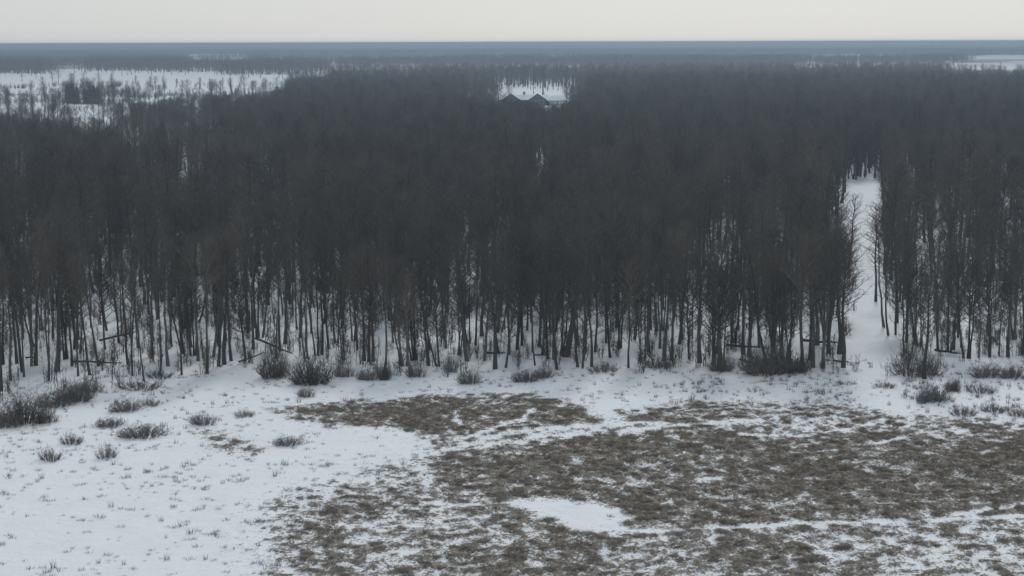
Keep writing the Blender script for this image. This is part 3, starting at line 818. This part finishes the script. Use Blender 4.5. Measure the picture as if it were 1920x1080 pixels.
BUSHES = [  # px, base py, width px, height px, kind, label
    (45, 792, 92, 62, 0, 'big dark dense bush at the near corner of the snowfield'),
    (8, 800, 60, 45, 1, 'grey bush spilling out of frame beside the big dark corner bush'),
    (85, 792, 46, 30, 1, 'low bush tucked against the side of the big dark corner bush'),
    (105, 762, 70, 45, 1, 'ragged brush behind the big dark corner bush'),
    (140, 752, 66, 44, 0, 'dense dark brush at the tip of the wood before the snowfield'),
    (170, 735, 50, 34, 1, 'smaller dark brush right behind the dense brush at the tip of the wood'),
    (262, 728, 95, 24, 2, 'long low brush at the foot of the slim front trunks'),
    (237, 770, 62, 32, 1, 'grey rounded bush alone on the snow above two flat ones'),
    (283, 760, 40, 22, 2, 'small scraggly tuft bush beside the grey rounded bush'),
    (207, 799, 54, 23, 1, 'flat-topped dark bush on the snow'),
    (268, 818, 92, 32, 1, 'widest low bush on the open snow'),
    (380, 796, 50, 30, 1, 'compact grey bush on the snow at the edge of the brown patch'),
    (459, 780, 40, 18, 2, 'small low bush beside the first brown grass patch'),
    (540, 834, 56, 24, 1, 'low dark bush among the snow between two brown patches'),
    (135, 832, 46, 28, 2, 'thin weedy bush on the open snow, nearest the frame edge'),
    (200, 858, 40, 36, 2, 'upright weedy bush on the open snow below the flat-topped bush'),
    (95, 862, 50, 32, 2, 'sparse weedy bush on the open snow'),
    (300, 708, 60, 22, 2, 'pale brush drift in front of the trunks'),
    (515, 708, 56, 62, 0, 'bush crossed by a slanting fallen pole'),
    (583, 720, 72, 62, 0, 'darkest and densest bush at the wood edge'),
    (574, 744, 34, 26, 1, 'small tuft bush in the shadow of the darkest bush'),
    (645, 706, 40, 40, 1, 'grey bush just beyond the darkest bush'),
    (690, 712, 44, 34, 1, 'arching brown bush under the three-stemmed trunks'),
    (722, 712, 26, 46, 0, 'narrow upright dark bush at the wood edge'),
    (780, 706, 40, 36, 1, 'pale wispy bush between two leaning trunks'),
    (846, 698, 28, 44, 3, 'bush of a few upright stems at the wood edge'),
    (880, 719, 46, 40, 1, 'rounded bush standing out on open snow'),
    (985, 715, 54, 34, 1, 'wide pale bush at the wood edge'),
    (1020, 708, 44, 30, 1, 'lower half-hidden bush leaning on the wide pale bush'),
    (1130, 696, 60, 28, 2, 'low pale brush past the leaning thick trunk'),
    (1235, 690, 50, 32, 2, 'thin brush by the empty stretch of wood edge'),
    (1352, 696, 44, 38, 0, 'dark upright bush at the foot of close trunks'),
    (1440, 700, 96, 62, 0, 'black thicket filling the foot of the wood'),
    (1495, 698, 54, 42, 0, 'dense bush joined to the end of the black thicket'),
    (1705, 704, 66, 64, 3, 'spreading shrub with open branches beside the lane'),
    (1745, 704, 50, 60, 3, 'wispy shrub behind the single trunk beyond the lane'),
    (1787, 733, 30, 28, 0, 'small round ball-shaped bush on the snow'),
    (1755, 752, 56, 44, 1, 'blue-grey weedy bush in front of the ball-shaped bush'),
    (1728, 756, 22, 44, 2, 'tuft of upright stems beside the blue-grey weedy bush'),
    (1850, 706, 70, 34, 1, 'low russet bush under the trunks beyond the lane'),
    (1898, 708, 54, 34, 1, 'grey bush at the outer end of the wood beyond the lane'),
    (1840, 736, 60, 24, 2, 'scattered low brush on the snow below the russet bush'),
    (1805, 778, 50, 26, 2, 'dark weedy bush at the brown grass edge'),
    (1862, 772, 50, 24, 2, 'pale weedy bush at the brown grass edge'),
    (1910, 780, 44, 22, 2, 'half-cropped weedy bush at the brown grass edge'),
    (1660, 726, 40, 16, 2, 'little weeds in the mouth of the snowy lane'),
]
for px, py, wp, hp_, kd, lb in BUSHES:
    x, y, z = spot(px, py)
    s_ = math.hypot(x, y, CAM_H) / F
    o = thing('bush', lb, 'bush', (x, y, z), 'bushes along the wood edge and on the snow')
    o.scale = (wp * s_ / 3.0, wp * s_ / 3.0 * .85, hp_ * s_ / DIM[kd] * (1.12 if kd == 0 else .95)); o.rotation_euler = (0, 0, U(-.6, .6))
    link('stems', BUSH[kd][0], o); link('twigs', BUSH[kd][1], o)

# ================================================================ FALLEN AND SLANTING TRUNKS
LOGS = [  # (px,py,height) both ends
    ((136, 682, .25), (230, 687, .35), .13, 'long straight fallen log on the snow between the front trunks'),
    ((188, 652, .8), (256, 641, 1.1), .14, 'fallen log propped across trunks above the long straight one'),
    ((48, 674, .2), (72, 675, .2), .11, 'short fallen log in the near corner of the wood'),
    ((480, 659, 1.4), (549, 673, .6), .15, 'slanting fallen pole resting over a bush'),
    ((448, 681, .1), (496, 669, .5), .12, 'thin fallen pole below the slanting one'),
    ((912, 668, .35), (948, 666, .35), .15, 'short dark log beside the stout central trunk'),
    ((1362, 654, .5), (1442, 661, .45), .16, 'dark fallen log by the black thicket'),
    ((1388, 679, .3), (1426, 687, .1), .14, 'lower fallen log in front of the black thicket'),
    ((1505, 650, .7), (1570, 654, .7), .19, 'thick dark log ending at the lane edge trunks'),
    ((1562, 680, .2), (1594, 683, .2), .12, 'small log lying at the mouth of the lane'),
    ((1752, 665, .5), (1802, 668, .3), .16, 'dark log behind the spreading shrub'),
    ((1852, 636, .6), (1876, 652, .2), .2, 'thick broken log sloping down beyond the lane'),
    ((374, 606, .1), (408, 606, 7.0), .14, 'dead trunk slanting across the upright trunks'),
    ((1000, 668, .2), (1030, 672, .3), .1, 'slender fallen branch behind the wide pale bush'),
]
random.seed(41)
for (ax, ay, ah), (bx, by, bh), r_, lb in LOGS:
    a = Vector(spot(ax, ay)); b = Vector(spot(bx, by)); a.z += ah; b.z += bh
    o = thing('fallen_log', lb, 'log', a, 'fallen and slanting trunks in the wood')
    d = b - a; s = MB()
    pts = [d * u + Vector((0, U(-.08, .08), U(-.08, .08))) for u in (0, .25, .5, .75, 1)]
    s.tube(pts, [r_ * .9, r_ * .8, r_ * .7, r_ * .55, r_ * .35], 8)
    link('stem', s.mesh('stem', [M['log']]), o)
    bq = MB()
    for _ in range(9):
        q = d * U(.3, .95); bq.spike(q, q + Vector((U(-.5, .5), U(-.5, .5), U(.1, .9))) * U(.5, 1.3), .03)
    link('branch_stubs', bq.mesh('branch_stubs', [M['log']]), o)

# ================================================================ UNDERGROWTH AND GRASS (nobody could count it)
def weed(seed, n, h_, sp, r_, material, lean=.5):
    random.seed(seed); s = MB()
    for _ in range(n):
        b = Vector((U(-sp, sp), U(-sp, sp) * .8, -.04)); s.spike(b, b + Vector((U(-lean, lean), U(-lean, lean), U(.5, 1))) * h_, r_)
    return bpy.data.objects.new('weed', s.mesh('weed', [material]))
def sapling(seed):
    random.seed(seed); s = MB()
    for _ in range(random.randint(5, 10)):
        b = Vector((U(-.5, .5), U(-.5, .5), -.05)); h_ = U(.8, 3.2); e = b + Vector((U(-.35, .35), U(-.35, .35), h_)); s.spike(b, e, .034)
        for _ in range(12):
            q = b.lerp(e, U(.25, .95)); s.spike(q, q + Vector((U(-1, 1), U(-1, 1), U(.2, 1.3))).normalized() * U(.35, .95), .02)
    return bpy.data.objects.new('sapling', s.mesh('sapling', [M['brush']]))
M['brush'], _keep = M['twig'], M['brush']
saps = [sapling(700 + i) for i in range(6)]
M['brush'] = _keep
for i, o in enumerate(saps): o.name = 's%02d' % i
Q = jitter_grid(56, 190, 1.45, 1.1, 6)
bq = proj(Q)
depth = edge_y(bq[:, 0]) - bq[:, 1]
pr = np.where(depth > 0, .75, np.where(depth > -20, .4, 0)) * np.clip(.3 + 1.6 * (fbm(Q[:, 0] / 7, Q[:, 1] / 7, 1, 2) - .2), .1, 1)
lane_poly = OPEN[19][0]
pr = np.where(in_poly(bq, lane_poly) | in_poly(bq, OPEN[20][0]), 0.0, pr)
Q = Q[rng.rand(len(Q)) < pr]
sc = rng.uniform(.45, 1.25, len(Q))
rot = np.zeros((len(Q), 3)); rot[:, 2] = rng.uniform(0, 6.28, len(Q))
scatter('undergrowth', Q, rot, np.repeat(sc[:, None], 3, 1), rng.randint(0, 6, len(Q)), saps, 'thin grey undergrowth and saplings between the trunks')

Qf = jitter_grid(300, 640, 3.0, 1.05)
bf = proj(Qf)
pf = np.clip((fbm(Qf[:, 0] / 12, Qf[:, 1] / 45, 8, 3) - .45) * 4, 0, .85)
pf = np.where(in_poly(bf, [(-200,140),(560,140),(520,185),(420,240),(-200,240)]), pf, 0)
pf = np.where(in_poly(bf, [(225,153),(540,153),(470,176),(250,180)]), pf * .10, pf)
pf = np.where(in_poly(bf, [(-200,168),(118,168),(118,180),(-200,180)]), pf * .2, pf)
Qf = Qf[rng.rand(len(Qf)) < pf]
scf = rng.uniform(.8, 1.8, len(Qf)); rot = np.zeros((len(Qf), 3)); rot[:, 2] = rng.uniform(0, 6.28, len(Qf))
scatter('field_brush', Qf, rot, np.repeat(scf[:, None], 3, 1), rng.randint(0, 6, len(Qf)), saps, 'scattered grey brush over the far white fields')

# dry grass standing out of the brown ground and the sparse weeds on the snow
def sample_cov(P):
    """grass cover under a point, from the ground grid"""
    ix = np.clip(np.searchsorted(gx, P[:, 0]), 0, nx - 1); iy = np.clip(np.searchsorted(gy, P[:, 1]), 0, ny - 1)
    return full[iy, ix], Z[iy, ix]
n = 150000
G = np.stack([rng.uniform(-62, 66, n), rng.uniform(105, 180, n), np.zeros(n)], 1)
c, gz = sample_cov(G); G[:, 2] = gz - .02
bg_ = proj(G)
okf = (bg_[:, 0] > -60) & (bg_[:, 0] < 1980) & (bg_[:, 1] < 1120)
sel = okf & (rng.rand(n) < np.clip((c - .42) * 1.5, 0, .75))
G1 = G[sel]
blades = [weed(800 + i, 16, .26, .28, .016, M['grass'], 1.6) for i in range(5)]
for i, o in enumerate(blades): o.name = 'g%02d' % i
rot = np.zeros((len(G1), 3)); rot[:, 2] = rng.uniform(0, 6.28, len(G1))
scatter('dry_grass', G1, rot, np.repeat(rng.uniform(.5, 1.2, len(G1))[:, None], 3, 1), rng.randint(0, 5, len(G1)), blades, 'matted brown dry grass poking through the snow')
# weeds on the snow
n = 60000
G = np.stack([rng.uniform(-64, 66, n), rng.uniform(105, 186, n), np.zeros(n)], 1)
c, gz = sample_cov(G); G[:, 2] = gz - .03
b2 = proj(G)
cl_ = fbm(G[:, 0] / 3.2, G[:, 1] / 2.4, 6, 3)
right_strip = soft_poly(b2[:, 0], b2[:, 1], [(1230,700),(2000,690),(2000,790),(1640,770),(1230,770)], 30)
p = np.clip((cl_ - .50) * .7, 0, .16) + .042 + right_strip * .2 * (cl_ > .40)
p = np.where((c > .4) | (b2[:, 1] < edge_y(b2[:, 0]) - 10), 0, p)
p = np.where(in_poly(b2, [(1590,690),(1690,690),(1700,790),(1620,770)]), p * .12, p)
sel = (b2[:, 0] > -60) & (b2[:, 0] < 1980) & (b2[:, 1] < 1120) & (rng.rand(n) < p)
G2 = G[sel]; rs = right_strip[sel]
weeds = [weed(900 + i, 18, .34, .24, .014, M['brush'], .8) for i in range(4)] + [weed(950 + i, 14, .7, .22, .016, M['brush'], .35) for i in range(3)]
for i, o in enumerate(weeds): o.name = 'h%02d' % i
idx = np.where(rng.rand(len(G2)) < .12 + .6 * rs, 4 + rng.randint(0, 3, len(G2)), rng.randint(0, 4, len(G2)))
rot = np.zeros((len(G2), 3)); rot[:, 2] = rng.uniform(0, 6.28, len(G2))
scatter('weeds', G2, rot, np.repeat(rng.uniform(.3, 1.15, len(G2))[:, None], 3, 1), idx, weeds, 'small grey weeds dotted over the open snow')
print('GRASS', len(G1), len(G2), 'SAPS', len(Q), 'NEAR', n_rest)

# ================================================================ HAZE
hz = MB(); hz.box(-17200, 17200, -900, 37200, -4, 33.8)
hm = bpy.data.materials.new('haze_air'); hm.use_nodes = True
t = hm.node_tree; t.nodes.clear()
ho = t.nodes.new('ShaderNodeOutputMaterial'); pv = t.nodes.new('ShaderNodeVolumePrincipled')
pv.inputs['Color'].default_value = (0.43, 0.545, 0.68, 1)
pv.inputs['Density'].default_value = 0.00034
pv.inputs['Anisotropy'].default_value = 0.45
t.links.new(pv.outputs[0], ho.inputs['Volume'])
h_o = link('haze', hz.mesh('haze', [hm])); h_o['kind'] = 'stuff'; h_o['label'] = 'pale blue winter haze over the whole landscape'
